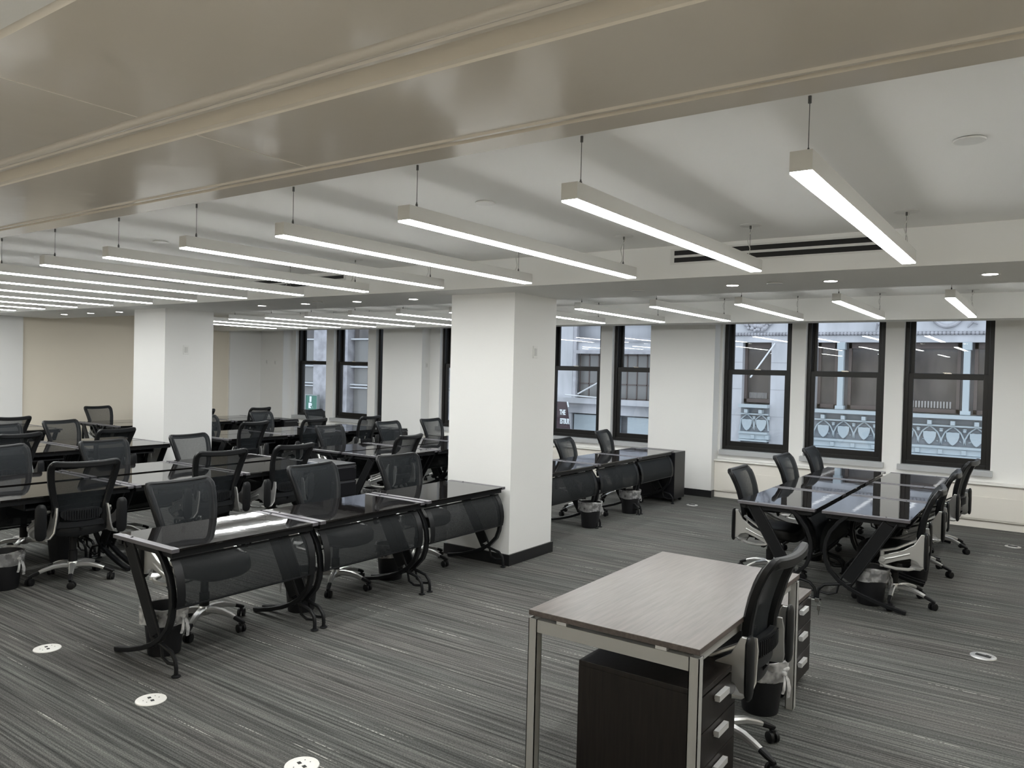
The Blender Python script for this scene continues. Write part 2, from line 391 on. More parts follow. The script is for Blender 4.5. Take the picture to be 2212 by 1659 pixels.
# wall plates, outlets
def plate(loc, axis, lab, w_=.07, h_=.115, knob=True, cat='switch'):
    o = empty('wall_switch' if cat == 'switch' else 'wall_outlet', loc, {'+x': PI / 2, '-y': 0}[axis])
    MB().box(-w_ / 2, w_ / 2, -.008, 0, -h_ / 2, h_ / 2).build('cover_plate', PLATE, o, smooth=False, bevel=.002)
    if cat == 'switch': MB().box(-w_ * .25, w_ * .25, -.013, -.008, -h_ * .3, h_ * .3).build('rocker', mat('rocker', (.6, .6, .58), .4), o, smooth=False)
    else:
        MB().box(-.018, .018, -.011, -.008, .008, .04).box(-.018, .018, -.011, -.008, -.04, -.008).build('socket', mat('socket', (.55, .55, .53), .4), o, smooth=False)
    tag(o, lab, 'wall ' + cat)
plate((-4.15, 6.32, 2.03), '+x', 'white switch plate high on the wide column', .075, .12)
plate((-9.99, 6.27, 2.02), '+x', 'white thermostat plate on the further left column', .085, .13)
plate((-14.72, 11.26, 1.90), '-y', 'left of two small grey plates on the far left wall', .05, .1)
plate((-14.42, 11.26, 1.89), '-y', 'right of two small grey plates on the far left wall', .05, .1)
plate((-10.01, 11.40, 1.90), '+x', 'small switch plate on the pier side beside a far window', .06, .1)
plate((-4.70, 11.26, 0.56), '-y', 'white power outlet low on the white pier behind the black cabinet', .075, .12, cat='outlet')

# ------------------------------------------------------------------ ceiling lights
ORD = ['first', 'second', 'third', 'fourth', 'fifth', 'sixth', 'seventh', 'eighth', 'ninth', 'tenth', 'eleventh', 'twelfth', 'thirteenth', 'fourteenth', 'added fifteenth', 'added sixteenth']
def make_lamp(L):
    o = empty('pendant_light'); hw = .038; h = .07
    b = MB(); b.box(-hw, hw, 0, L, .006, h); b.box(-hw, -hw + .004, 0, L, 0, .006); b.box(hw - .004, hw, 0, L, 0, .006)
    b.box(-hw + .004, hw - .004, 0, .004, 0, .006); b.box(-hw + .004, hw - .004, L - .004, L, 0, .006)
    b.build('housing', LBODY, o, smooth=False)
    MB().box(-hw + .002, hw - .002, .002, L - .002, -.007, .001).build('diffuser', LEMIT, o, smooth=False)
    top = ZC - 2.545
    for yy, can in ((.09, 0), (L - .14, 1)):
        c = MB(); c.cyl((0, yy, h), (0, yy, top), .0016, 6); c.cyl((0, yy, h), (0, yy, h + .022), .006, 8); c.cyl((0, yy, h + .022), (0, yy, h + .03), .0035, 8)
        c.cyl((0, yy, top - .03), (0, yy, top), .006, 8)
        c.build('suspension_cable', CABLE, o)
    MB().lathe([(.07, 0), (.07, -.006), (.066, -.009)], 24, (0, L - .14, top)).build('canopy', LBODY, o)
    c = MB(); pts = []
    for k in range(9):
        t = k / 8; pts.append((.012 * math.sin(t * 9) + .004, L - .14 - .02 * math.sin(t * PI) + (.06 * (1 - t) ** 3 * -1), h + (top - h) * t))
    c.tube(pts, .003, 6); c.build('power_cord', mat('white_cord', (.6, .6, .58), .5), o)
    return o
lampA = make_lamp(2.43); lampB = None
for n_ in range(16):  # last two hang out of view, added to light the beige end wall
    o = lampA if n_ == 0 else copy_tree(lampA)
    o.location = (-.719 - .913 * n_, 2.71, 2.55)
    tag(o, 'white linear pendant, %s from the right in the near row of lights' % ORD[n_], 'ceiling light', 'near row of linear pendants')
for y_, z_, t_ in ((2.71, 2.55, 'near row'), (7.45, 2.55, 'window row')):  # unseen extra pendants, added to brighten the right wall
    for k_ in (1, 2):
        o = copy_tree(lampA); o.location = (-.719 + .913 * k_, y_, z_)
        tag(o, 'added unseen linear pendant right of the picture, %s, %s' % (t_, ('', 'inner', 'outer')[k_]), 'ceiling light', 'near row of linear pendants')
for k_ in range(6):  # unseen pendants, added to raise the light on the foreground beam
    o = copy_tree(lampA); o.location = (-7.0 + 1.5 * k_, -2.75, 2.55)
    tag(o, 'added unseen linear pendant behind the viewpoint, %s from the left' % ORD[k_], 'ceiling light', 'added pendants behind the viewpoint')
lampB = make_lamp(2.28)
for n_ in range(14):
    o = lampB if n_ == 0 else copy_tree(lampB)
    o.location = (-.72 - .905 * n_, 7.45, 2.55)
    tag(o, 'white linear pendant, %s from the right in the row by the windows' % ORD[n_], 'ceiling light', 'window side row of linear pendants')

def make_down():
    o = empty('downlight')
    MB().lathe([(.043, 0), (.058, -.001), (.060, -.004), (.056, -.007), (.045, -.005)], 24).build('trim_ring', LBODY, o)
    MB().lathe([(.046, -.002), (.046, -.006), (.0001, -.0065)], 24).build('lens', DEMIT, o)
    return o
dl = make_down(); dxs = [-.36, -1.38, -2.13, -5.58, -6.43, -7.30, -8.12, -11.5, -12.35, -13.2]
for n_, x in enumerate(dxs):
    o = dl if n_ == 0 else copy_tree(dl); o.location = (x, 6.12, ZL)
    tag(o, 'lit round downlight, %s from the right in the dropped ceiling band' % ORD[n_], 'downlight', 'downlights in the dropped band')
o = copy_tree(dl); o.location = (-14.1, 8.0, ZC); tag(o, 'lit round downlight close to the beige end wall', 'downlight', 'downlights in the dropped band')
for k, (x, y) in enumerate(((-3.2, -1.2), (0.4, -1.2))):
    o = copy_tree(dl); o.location = (x, y, ZC); tag(o, 'round downlight behind the viewpoint, %s one' % ('left', 'right')[k], 'downlight', 'downlights behind the viewpoint')
sp = MB().lathe([(.052, 0), (.060, -.004), (.058, -.010), (.0001, -.013)], 24).build('sprinkler_cover', LBODY)
spots = [(-.30, 3.62, ZC, 'white disc on the ceiling right of the first pendant'), (-2.75, 3.62, ZC, 'white disc on the ceiling between third and fourth pendants'),
         (-5.99, 3.52, ZC, 'white disc on the ceiling above the sixth pendant'), (-7.82, 3.48, ZC, 'white disc on the ceiling above the eighth pendant'),
         (-1.79, 6.11, ZL, 'small grey disc between two downlights at the right'), (-6.95, 6.00, ZL, 'small grey disc between two downlights left of the wide column'),
         (-3.0, 6.2, ZL, 'faint disc in the dropped ceiling just right of the wide column'), (-12.8, 5.9, ZL, 'small dark disc among the far left downlights')]
for k, (x, y, z, lab) in enumerate(spots):
    o = sp if k == 0 else sp.copy()
    if k: col.objects.link(o)
    o.location = (x, y, z); tag(o, lab, 'sprinkler cover', 'flat sprinkler covers on the ceiling')
def diffuser(x0, x1, lab):
    o = empty('linear_diffuser', ((x0 + x1) / 2, 5.55, 2.745)); L = (x1 - x0) / 2
    f = MB(); f.box(-L, L, -.006, 0, .045, .058); f.box(-L, L, -.006, 0, -.058, -.045); f.box(-L, -L + .03, -.006, 0, -.045, .045); f.box(L - .03, L, -.006, 0, -.045, .045); f.box(-L + .03, L - .03, -.006, 0, -.009, .009)
    f.build('frame', LBODY, o, smooth=False)
    for z in (-.027, .027): MB().box(-L + .03, L - .03, -.003, -.0005, z - .018, z + .018).build('slot', DARKH, o, smooth=False)
    tag(o, lab, 'air vent', 'slot diffusers in the ceiling step')
diffuser(-2.42, -.88, 'long two-slot air diffuser behind the right pendants'); diffuser(-7.6, -6.0, 'two-slot air diffuser behind the left pendants')

# ------------------------------------------------------------------ glass desks
DW, DD = 1.10, .655      # width along y, depth along x (user side -x, front +x)
def make_desk():
    o = empty('glass_desk')
    hx = DD / 2; hy = DW / 2
    MB().box(-hx, hx, -hy + .052, hy - .052, .738, .750).build('glass_top', GTOP, o, smooth=False, bevel=.0015)
    for s in (-1, 1):
        y0, y1 = (-hy, -hy + .05) if s < 0 else (hy - .05, hy)
        MB().box(-hx, hx, y0, y1, .728, .752).build('end_strip', STRIP, o, smooth=False, bevel=.002)
    f = MB()
    f.box(-hx + .03, -hx + .07, -hy + .02, hy - .02, .695, .737); f.box(hx - .07, hx - .03, -hy + .02, hy - .02, .695, .737)
    for y in (-hy + .03, hy - .06): f.box(-hx + .05, hx - .05, y, y + .03, .69, .727)
    f.box(-.03, .03, -hy + .05, hy - .05, .70, .737)
    f.build('under_frame', STEELB, o, smooth=False)
    # sliding keyboard shelf under the user side
    k = MB(); k.box(-hx + .04, -hx + .30, -.30, .30, .640, .654); k.box(-hx + .06, -hx + .26, -.31, -.30, .64, .70); k.box(-hx + .06, -hx + .26, .30, .31, .64, .70)
    k.build('keyboard_shelf', STEELB, o, smooth=False)
    for s in (-1, 1):
        y = s * (hy - .03)
        g = MB()
        arc = [(.13, .728), (.20, .665), (.262, .58), (.292, .50), (.302, .42), (.29, .34), (.262, .27), (.19, .195), (.10, .14), (0, .098), (-.14, .055), (-.25, .03), (-.318, .018)]
        g.bar([(u, y, z) for u, z in arc], .030, .040, upv=(0, 1, 0), scales=[(1.0, 1.0)] * 10 + [(1, .95), (1, .9), (1, .85)])
        # slanted flat panel between two rods
        p0 = Vector((-.178, y, .695)); p1 = Vector((.120, y, .20)); d = (p1 - p0).normalized(); nrm = Vector((d.z, 0, -d.x)) * .045
        q = [p0 - nrm, p1 - nrm, p1 + nrm, p0 + nrm]
        yv = Vector((0, .008, 0))
        g.hexa([q[0] - yv, q[1] - yv, q[2] - yv, q[3] - yv, q[0] + yv, q[1] + yv, q[2] + yv, q[3] + yv])
        for sg in (-1, 1):
            a0 = p0 + nrm * sg - d * .04; a1 = p1 + nrm * sg + d * .01
            g.tube([a0, a1, a1 + d * .05], .010, 8, upv=(0, 1, 0))
        a1 = p1 + nrm * 1.0 + d * .05
        g.tube([p1 - nrm + d * .03, (.20, y, .085), (.262, y, .062), (.33, y, .072)], .0095, 8, upv=(0, 1, 0))
        g.tube([p1 + nrm * .9, (.295, y, .135), (.335, y, .095), (.345, y, .05), (.345, y, .01)], .0125, 8, upv=(0, 1, 0))
        g.lathe([(.026, 0), (.028, .006), (.02, .012), (.0001, .014)], 14, (.345, y, 0))
        g.build('leg', STEELB, o)
    # curved perforated modesty panel following the arcs
    def strip(y0, y1, off, pad=0):
        cv = [(.262, .672), (.294, .63), (.316, .58), (.330, .52), (.334, .47), (.329, .42), (.322, .398)]
        m_ = MB(); vs = []
        for u, z in cv: vs += [(u + off, y0, z), (u + off, y1, z)]
        fs = [(2 * i, 2 * i + 1, 2 * i + 3, 2 * i + 2) for i in range(len(cv) - 1)]
        return m_.add(vs, fs)
    mp = strip(-hy + .03, hy - .03, .006).build('modesty_panel', MODM, o)
    ed = MB()
    for y0, y1 in ((-hy + .03, -hy + .085), (hy - .085, hy - .03)):
        s_ = strip(y0, y1, .010); ed.add(s_.v, s_.f)
    ed.tube([(.268, -hy + .03, .674), (.268, hy - .03, .674)], .007, 6, upv=(1, 0, 0)); ed.tube([(.328, -hy + .03, .398), (.328, hy - .03, .398)], .007, 6, upv=(1, 0, 0))
    ed.build('panel_edge', STEELB, mp)
    return o
desk0 = make_desk(); desk_used = [False]
def place_desk(x, y, rz, label, group):
    o = desk0 if not desk_used[0] else copy_tree(desk0); desk_used[0] = True
    o.location = (x, y, 0); o.rotation_euler = (0, 0, rz); tag(o, label, 'desk', group); return o
N3 = ['nearest', 'middle', 'farthest']
def desk_row(xc, ys, rz, rowname, names=None):
    names = names or (N3 if len(ys) == 3 else ['nearer', 'farther'] if len(ys) == 2 else [''])
    for y, nm in zip(ys, names): place_desk(xc, y, rz, 'black glass desk, %s %s' % (nm, rowname), 'black glass desks')
b1 = [3.10, 4.22, 5.355]; b2 = [7.33, 8.46, 9.59]
desk_row(-4.50, b1, 0, 'of three in the front row ending at the wide column')
desk_row(-4.71, [7.55, 8.68, 9.80], 0, 'of three in the single row behind the wide column')
desk_row(-6.90, b1, PI, 'of three on the near side of the second row, left block')
desk_row(-7.67, b1, 0, 'of three on the far side of the second row, left block')
desk_row(-7.02, b2, PI, 'of three on the near side of the second row, window block')
desk_row(-7.74, b2, 0, 'of three on the far side of the second row, window block')
desk_row(-9.99, [4.22, 5.355], PI, 'of two on the near side of the third row, left block')
desk_row(-10.67, [4.22, 5.355], 0, 'of two on the far side of the third row, left block')
desk_row(-10.02, b2, PI, 'of three on the near side of the third row, window block')
desk_row(-10.70, b2, 0, 'of three on the far side of the third row, window block')
desk_row(-13.06, [5.355], PI, 'on the near side of the fourth row, left block', ['single one'])
desk_row(-13.75, [5.355], 0, 'on the far side of the fourth row, left block', ['single one'])
desk_row(-13.06, b2, PI, 'of three on the near side of the fourth row, window block')
desk_row(-13.75, b2, 0, 'of three on the far side of the fourth row, window block')
bw = [7.25, 8.38, 9.51]
desk_row(-1.905, bw, 0 + 0, 'of three on the left side of the right-hand cluster')
desk_row(-1.195, bw, PI, 'of three on the right side of the right-hand cluster')

# black steel drawer cabinets standing at the row ends
def make_cab():
    o = empty('drawer_cabinet')
    MB().box(-.32, .315, -.19, .19, .05, .725).build('body', CABM, o, smooth=False, bevel=.004)
    for k, (z0, z1) in enumerate(((.07, .35), (.36, .53), (.54, .70))):
        d = MB().box(.317, .332, -.185, .185, z0, z1).build('drawer', CABM, o, smooth=False, bevel=.003)
        MB().box(.333, .338, -.16, .16, z1 - .022, z1 - .008).build('pull_lip', mat('lip', (.10, .10, .11), .3, metal=.5), d, smooth=False)
    MB().cyl((.332, .155, .665), (.342, .155, .665), .008, 10).build('lock', CHROME, o)
    w_ = MB()
    for sx in (-.27, .27):
        for sy in (-.14, .14): w_.cyl((sx, sy - .012, .025), (sx, sy + .012, .025), .025, 12); w_.box(sx - .01, sx + .01, sy - .01, sy + .01, .03, .052)
    w_.build('castors', BLKD, o)
    return o
cab0 = make_cab(); first = True
for x, y, rz, lab in ((-6.93, 6.14, 0, 'black three-drawer steel cabinet at the end of the second row, before the column'),
                      (-4.70, 10.58, PI, 'tall black cabinet closing the desk row behind the wide column'),
                      (-10.02, 10.37, 0, 'black steel cabinet at the window end of the third row'),
                      (-13.06, 10.37, 0, 'black steel cabinet at the window end of the fourth row')):
    o = cab0 if first else copy_tree(cab0); first = False
    o.location = (x, y, 0); o.rotation_euler = (0, 0, rz); tag(o, lab, 'cabinet', 'black steel drawer cabinets')

# ------------------------------------------------------------------ chairs
def make_chair():
    o = empty('office_chair')
    # five star base
    b = MB(); caps = MB()
    for k in range(5):
        t = 2 * PI * k / 5 + .3; c, s = math.cos(t), math.sin(t)
        b.bar([(c * r, s * r, z) for r, z in ((.02, .125), (.08, .132), (.15, .128), (.21, .112), (.25, .097))], .052, .036, scales=[(1, 1.2), (.95, 1.1), (.8, .95), (.68, .8), (.6, .7)], bev=.5)
    b.lathe([(.040, .095), (.046, .11), (.046, .14), (.034, .158)], 20)
    base = b.build('star_base', SILV, o)
    for k in range(5):
        t = 2 * PI * k / 5 + .3; c, s = math.cos(t), math.sin(t)
        cs = MB(); cs.bar([(c * r, s * r, z) for r, z in ((.248, .099), (.29, .083), (.325, .070))], .034, .026, scales=[1, 1, .6], bev=.5)
        cs.cyl((c * .305, s * .305, .045), (c * .305, s * .305, .075), .009, 8)
        a = random.uniform(0, 2 * PI); ax = Vector((math.cos(a), math.sin(a), 0)); cc = Vector((c * .305, s * .305, .029)) + Vector((-ax.y, ax.x, 0)) * .012
        for q in (-1, 1):
            m_ = cc + ax * .016 * q; cs.tube([m_ - ax * .010, m_ - ax * .008, m_ + ax * .008, m_ + ax * .010], .029, 14, scales=[.8, 1, 1, .8], upv=(0, 0, 1))
        cs.bar([cc + Vector((0, 0, .012)), cc + Vector((0, 0, .036))], .03, .02, upv=ax)
        cs.build('caster', BLKD, o)
    MB().lathe([(.034, .12), (.034, .25), (.027, .255), (.027, .365)], 18).build('gas_lift', BLKD, o)
    # mechanism
    m_ = MB(); m_.box(-.12, .13, -.075, .075, .355, .395); m_.box(-.15, .15, -.17, .17, .392, .405); m_.tube([(.03, -.07, .365), (.04, -.2, .36), (.03, -.27, .352)], .006, 6)
    m_.bar([(.03, -.26, .354), (.02, -.30, .348)], .03, .01, upv=(0, 0, 1))
    m_.build('mechanism', BLKD, o, bevel=.004)
    # seat cushion
    s_ = MB(); N = 36; rings = [(.400, .80), (.408, .93), (.430, 1.0), (.468, 1.0), (.488, .965), (.497, .86), (.494, .5), (.492, .0)]
    vs = []; cx = .045
    for z, k in rings:
        for i in range(N):
            t = 2 * PI * i / N; e = .62
            px = math.copysign(abs(math.cos(t)) ** e, math.cos(t)) * .24; py = math.copysign(abs(math.sin(t)) ** e, math.sin(t)) * .245
            zz = z
            xx = px * k
            if xx > .12: zz -= (xx - .12) ** 2 * 1.9
            if xx < -.15: zz += .008
            vs.append((cx + xx, py * k, zz + (.012 * abs(py * k / .245) ** 3 if z > .45 else 0)))
    fs = []
    for r in range(len(rings) - 1):
        for i in range(N): j = (i + 1) % N; fs.append((r * N + i, r * N + j, (r + 1) * N + j, (r + 1) * N + i))
    fs.append(tuple(range(N))[::-1]); s_.add(vs, fs); s_.build('seat', SEATM, o)
    # back profile x(z), half width w(z), plan curvature
    pz = [(.43, -.165, .165), (.50, -.185, .178), (.56, -.188, .182), (.63, -.190, .188), (.72, -.205, .208), (.82, -.232, .228), (.90, -.262, .240), (.955, -.292, .247), (.99, -.322, .249)]
    def prf(z):
        for i in range(len(pz) - 1):
            if z <= pz[i + 1][0] or i == len(pz) - 2:
                a, c = pz[i], pz[i + 1]; t = (z - a[0]) / (c[0] - a[0]); return a[1] + (c[1] - a[1]) * t, a[2] + (c[2] - a[2]) * t
    def pt(z, f):      # f in -1..1 across
        x, hw = prf(z); return Vector((x - .028 * (1 - f * f) + .0, hw * f, z))
    loop = []; scl = []
    for i in range(13):
        f = -1 + 2 * i / 12; zz = .43 - .015 * (1 - f * f); loop.append(pt(.43, f) + Vector((0, 0, zz - .43))); scl.append((1.0, 1.7))
    for z, f in ((.47, 1), (.52, 1), (.58, 1), (.64, 1), (.70, 1), (.76, 1), (.82, 1), (.88, 1), (.925, 1), (.952, .992), (.972, .965), (.984, .92)): loop.append(pt(z, f)); scl.append((1.15 if z < .8 else 1.0, 1.0))
    for i in range(13):
        f = .86 - 1.72 * i / 12; q = pt(.985, f); q.z += .014 * abs(f) ** 2.2 - .010; loop.append(q); scl.append((1.0, 1.0))
    for z, f in ((.984, .92), (.972, .965), (.952, .992), (.925, 1), (.88, 1), (.82, 1), (.76, 1), (.70, 1), (.64, 1), (.58, 1), (.52, 1), (.47, 1)): loop.append(pt(z, -f)); scl.append((1.15 if z < .8 else 1.0, 1.0))
    fr = MB()
    P = loop; n = len(P); sec = [(.5, .3), (.3, .5), (-.3, .5), (-.5, .3), (-.5, -.3), (-.3, -.5), (.3, -.5), (.5, -.3)]; vs = []
    for i, p_ in enumerate(P):
        t = (P[(i + 1) % n] - P[i - 1]).normalized(); F = Vector((1, 0, .0)); 
        side = F.cross(t).normalized(); nn = t.cross(side).normalized()
        for a_, b_ in sec: vs.append(p_ + side * a_ * .050 * scl[i][1] + nn * b_ * .040 * scl[i][0])
    m8 = 8; fs = [(i * m8 + q, i * m8 + (q + 1) % m8, ((i + 1) % n) * m8 + (q + 1) % m8, ((i + 1) % n) * m8 + q) for i in range(n) for q in range(m8)]
    fr.add(vs, fs); bf = fr.build('back_frame', BLKP, o)
    me = MB(); nz_, ny = 16, 10; vs = []
    for i in range(nz_ + 1):
        z = .43 + (.990 - .43) * i / nz_; ww = 1.05 if z < .925 else 1.05 - 1.05 * (1 - math.sqrt(max(0, 1 - ((z - .925) / .072) ** 2))) * .17
        for j in range(ny + 1): f_ = (-1 + 2 * j / ny) * ww; q = pt(z, f_); vs.append((q.x + .021, q.y, q.z + (.014 * abs(f_) ** 2.2 - .006) * i / nz_))
    fs = [(i * (ny + 1) + j, i * (ny + 1) + j + 1, (i + 1) * (ny + 1) + j + 1, (i + 1) * (ny + 1) + j) for i in range(nz_) for j in range(ny)]
    me.add(vs, fs); me.build('back_mesh', MESHB, o)
    # lumbar support with ribs
    lm = MB(); 
    outl = []
    for i in range(24):
        t = 2 * PI * i / 24; outl.append((math.copysign(abs(math.cos(t)) ** .7, math.cos(t)) * .86, .555 + math.copysign(abs(math.sin(t)) ** .8, math.sin(t)) * .05 + .012 * math.cos(t) ** 2))
    A = [pt(z, f) + Vector((.006, 0, 0)) for f, z in outl]; B = [a_ + Vector((-.03, 0, 0)) for a_ in A]
    A = A[::-1]; B = B[::-1]; ca = sum(A, Vector()) / 24; cb = sum(B, Vector()) / 24 
    ca = pt(.56, 0) + Vector((.006, 0, 0)); cb = ca + Vector((-.032, 0, 0))
    lm.add(A + B + [ca, cb], [(i, (i + 1) % 24, 48) for i in range(24)] + [((i + 1) % 24 + 24, i + 24, 49) for i in range(24)] + [(i, i + 24, (i + 1) % 24 + 24, (i + 1) % 24) for i in range(24)])
    for k in range(-7, 8):
        q = pt(.555, k * .1); lm.bar([q + Vector((-.034, 0, -.034)), q + Vector((-.034, 0, .036))], .006, .008, upv=(1, 0, 0))
    lm.build('lumbar_support', LUMB, o)
    lw = MB(); lw.bar([pt(.475, f / 6) + Vector((-.008, 0, 0)) for f in range(-6, 7)], .03, .05, upv=(0, 0, 1)); lw.bar([(-.19, 0, .47), (-.16, 0, .415), (-.06, 0, .385)], .10, .02, upv=(0, 1, 0)); lw.build('back_support', LUMB, o)
    for s in (-1, 1):
        a = empty('flip_arm'); a.parent = o; a.location = (0, 0, 0)
        k = MB(); y = s * .222
        pl = [(-.205, .600), (-.165, .610), (-.150, .585), (-.158, .54), (-.140, .50), (-.115, .45), (-.098, .40), (-.11, .375), (-.16, .38), (-.195, .43), (-.212, .50), (-.218, .56)]
        k.bar([(-.204, s * .188, .625), (-.200, s * .194, .57), (-.196, s * .202, .50), (-.190, s * .212, .435), (-.182, s * .230, .395), (-.172, s * .262, .378), (-.150, s * .292, .378)], .014, .098, upv=(1, .2, 0), scales=[(1, .7), (1, .95), (1, 1), (1, 1.15), (1, 1.1), (1.2, .8), (1.3, .5)], bev=.5)
        k.bar([(-.165, s * .280, .378), (-.12, s * .30, .366), (-.03, s * .30, .362), (.045, s * .298, .372), (.075, s * .29, .395), (.078, s * .285, .43)], .024, .026, upv=(0, 1, 0), bev=.6)
        k.bar([(.07, s * .262, .36), (.07, s * .262, .49)], .05, .03, upv=(1, 0, 0), bev=.4)
        k.bar([(.07, s * .262, .485), (-.03, s * .26, .515), (-.11, s * .25, .56), (-.17, s * .225, .59)], .02, .03, upv=(0, 1, 0), bev=.5)
        k.build('arm_bracket', SILV, a)
        g = MB(); yy = s * .300
        fan = [(.095, .405), (.085, .445), (.02, .475), (-.08, .515), (-.16, .57), (-.205, .655), (-.232, .655), (-.235, .40), (-.205, .405), (-.18, .44), (-.13, .455), (-.04, .425), (.05, .385), (.08, .385)]
        g.prism(fan, (0, s * .022, 0), (0, yy - s * .011, 0)); g.cyl((.065, s * .27, .425), (.065, s * .322, .425), .022, 14)
        g.bar([(.055, s * .312, .425), (-.02, s * .316, .452), (-.13, s * .312, .495)], .016, .014, upv=(0, 1, 0), bev=.6)
        g.build('flip_lever', SILV, a, bevel=.004)
        pd = MB(); pth = [(-.243, yy, z) for z in (.375, .385, .41, .52, .63, .655, .665)]
        pd.sweep(pth, [(math.cos(2 * PI * q / 14) * .042, math.sin(2 * PI * q / 14) * .017) for q in range(14)], (1, 0, 0), scales=[.35, .75, 1, 1.05, 1, .75, .35])
        pd.build('arm_pad', BLKP, a)
    return o
ch0 = make_chair(); ch_used = [False]
UPPER = ('gas_lift', 'mechanism', 'seat', 'back_frame', 'back_mesh', 'lumbar', 'back_support', 'flip_arm')
def place_chair(tx, ty, rz, label, group, dz=0.0):
    """(tx, ty): where the middle of the top rail stands"""
    o = copy_tree(ch0) if ch_used[0] else ch0
    if not ch_used[0]: KIDS[ch0.name] = kids(ch0)
    ch_used[0] = True
    o.location = (tx + .335 * math.cos(rz), ty + .335 * math.sin(rz), 0); o.rotation_euler = (0, 0, rz)
    for c in kids(o):
        c.location.z = dz if c.name.startswith(UPPER[1:]) else 0.0
    tag(o, label, 'office chair', group); return o
D = math.radians
def F(x, y, a, lab, g='mesh chairs on the far sides', dz=0.0): place_chair(x, y, D(a), lab, g, dz)
def Bk(x, y, a, lab, g='mesh chairs on the near sides', dz=0.0): place_chair(x, y, D(180 + a), lab, g, dz)
gF = 'chairs behind the front row'
F(-5.13, 3.17, 2, 'black mesh chair, nearest of three behind the front desk row', gF)
F(-5.18, 4.42, 2, 'black mesh chair, middle of three behind the front desk row', gF)
F(-5.20, 5.50, -5, 'black mesh chair, farthest of three behind the front desk row', gF)
g2 = 'chairs with backs to the camera at the second row'
Bk(-6.36, 3.14, -10, 'mesh chair seen from behind, nearest at the second row, with full star base', g2, .03)
Bk(-6.39, 4.42, -5, 'mesh chair seen from behind, middle at the second row', g2, .02)
Bk(-6.40, 5.29, 4, 'mesh chair seen from behind, farthest at the second row left block', g2, .02)
Bk(-6.50, 7.16, 8, 'mesh chair seen from behind just left of the wide column', g2, .01)
g3 = 'chairs on the far side of the second row'
F(-8.25, 3.25, 15, 'mesh chair at the left picture edge, far side of second row', g3)
F(-8.20, 4.20, 4, 'mesh chair on the far side of second row, nearest fully in view', g3)
F(-8.31, 5.25, 6, 'mesh chair on far side of second row, in front of left column', g3)
F(-8.39, 7.47, 3, 'mesh chair on far side of second row, nearest in window block', g3)
F(-8.47, 8.73, 1, 'mesh chair on far side of second row, middle in window block', g3)
F(-8.52, 9.80, 2, 'mesh chair on far side of second row, closest to the windows', g3)
g4 = 'chairs with backs to the camera at the third row'
Bk(-9.44, 3.94, 12, 'mesh chair seen from behind, nearest at the third row', g4)
Bk(-9.46, 5.05, 10, 'mesh chair seen from behind, at third row beside left column', g4)
Bk(-9.40, 7.03, 8, 'mesh chair seen from behind, nearest in third row window block', g4, .01)
Bk(-9.51, 8.24, 6, 'mesh chair seen from behind, middle in third row window block', g4)
Bk(-9.51, 9.45, 8, 'mesh chair seen from behind, third row chair closest to windows', g4)
g5 = 'chairs on the far side of the third row'
F(-11.20, 4.40, 8, 'mesh chair cut by the left edge, far side of third row', g5, -.02)
F(-11.21, 5.15, 12, 'mesh chair with full outline on far side of third row', g5)
F(-11.30, 7.45, 20, 'mesh chair mostly hidden by the left column, third row', g5, -.02)
F(-11.45, 8.62, 10, 'mesh chair on far side of third row, middle of window block', g5)
F(-11.55, 9.90, 8, 'mesh chair on far side of third row below the green sign', g5)
g6 = 'chairs of the fourth row'
Bk(-12.15, 4.98, 12, 'mesh chair seen from behind at the fourth row, far left', g6)
Bk(-12.53, 8.24, 6, 'mesh chair seen from behind at fourth row, right of left column', g6)
Bk(-12.55, 9.50, 8, 'mesh chair seen from behind at fourth row, closest to windows', g6)
F(-14.30, 7.22, 8, 'lone mesh chair in front of the beige end wall', g6)
F(-14.30, 8.42, 12, 'mesh chair half hidden by left edge of the left column', g6)
g7 = 'chairs at the row behind the wide column'
F(-5.36, 7.45, -8, 'mesh chair mostly hidden behind the wide column', g7, -.02)
F(-5.24, 8.66, 6, 'mesh chair just right of the wide column, by the desk row', g7, -.03)
F(-5.36, 9.95, 8, 'mesh chair by the cabinet end of row behind wide column', g7, .0)
g8 = 'chairs around the right-hand cluster'
F(-2.42, 7.22, 0, 'mesh chair, nearest on the left side of right-hand cluster', g8, -.02)
F(-2.42, 8.66, -2, 'mesh chair, middle on the left side of right-hand cluster', g8, -.01)
F(-2.42, 9.82, 0, 'mesh chair, farthest on the left side of right-hand cluster', g8, -.01)
Bk(-.69, 7.12, 4, 'mesh chair, nearest on the right side of right-hand cluster', g8, -.02)
Bk(-.69, 8.38, 2, 'mesh chair, middle on the right side of right-hand cluster', g8, -.01)
Bk(-.64, 9.62, -6, 'mesh chair, farthest on the right side, under the right window', g8, .0)
place_chair(-.962, 3.71, D(179), 'mesh chair in the foreground pushed up to the wooden desk', None, .03)

# ------------------------------------------------------------------ wooden desk with pedestals
wd = empty('wood_desk', (-1.525, 3.695, 0))
MB().box(-.41, .41, -.745, .745, .728, .753).build('desk_top', WOODT, wd, smooth=False, bevel=.002)
def wleg(x, y):
    g = MB(); t = .0225; z1 = .715
    for (x0, x1, y0, y1) in ((-t, -t + .004, -t, t), (t - .004, t, -t, t), (-t, t, -t, -t + .004), (-t, t, t - .004, t)): g.box(x + x0, x + x1, y + y0, y + y1, .01, z1)
    g.box(x - t + .003, x + t - .003, y - t + .003, y + t - .003, 0, .69)
    return g.build('leg', LEGM, wd, smooth=False)
for x, y in ((-.387, -.722), (.387, -.722), (-.387, .722), (.387, .722)): wleg(x, y)
g = MB()
for y in (-.722, .722): g.box(-.365, .365, y - .02, y + .02, .655, .712)
for x in (-.36, .36): g.box(x - .018, x + .018, -.70, .70, .668, .708)
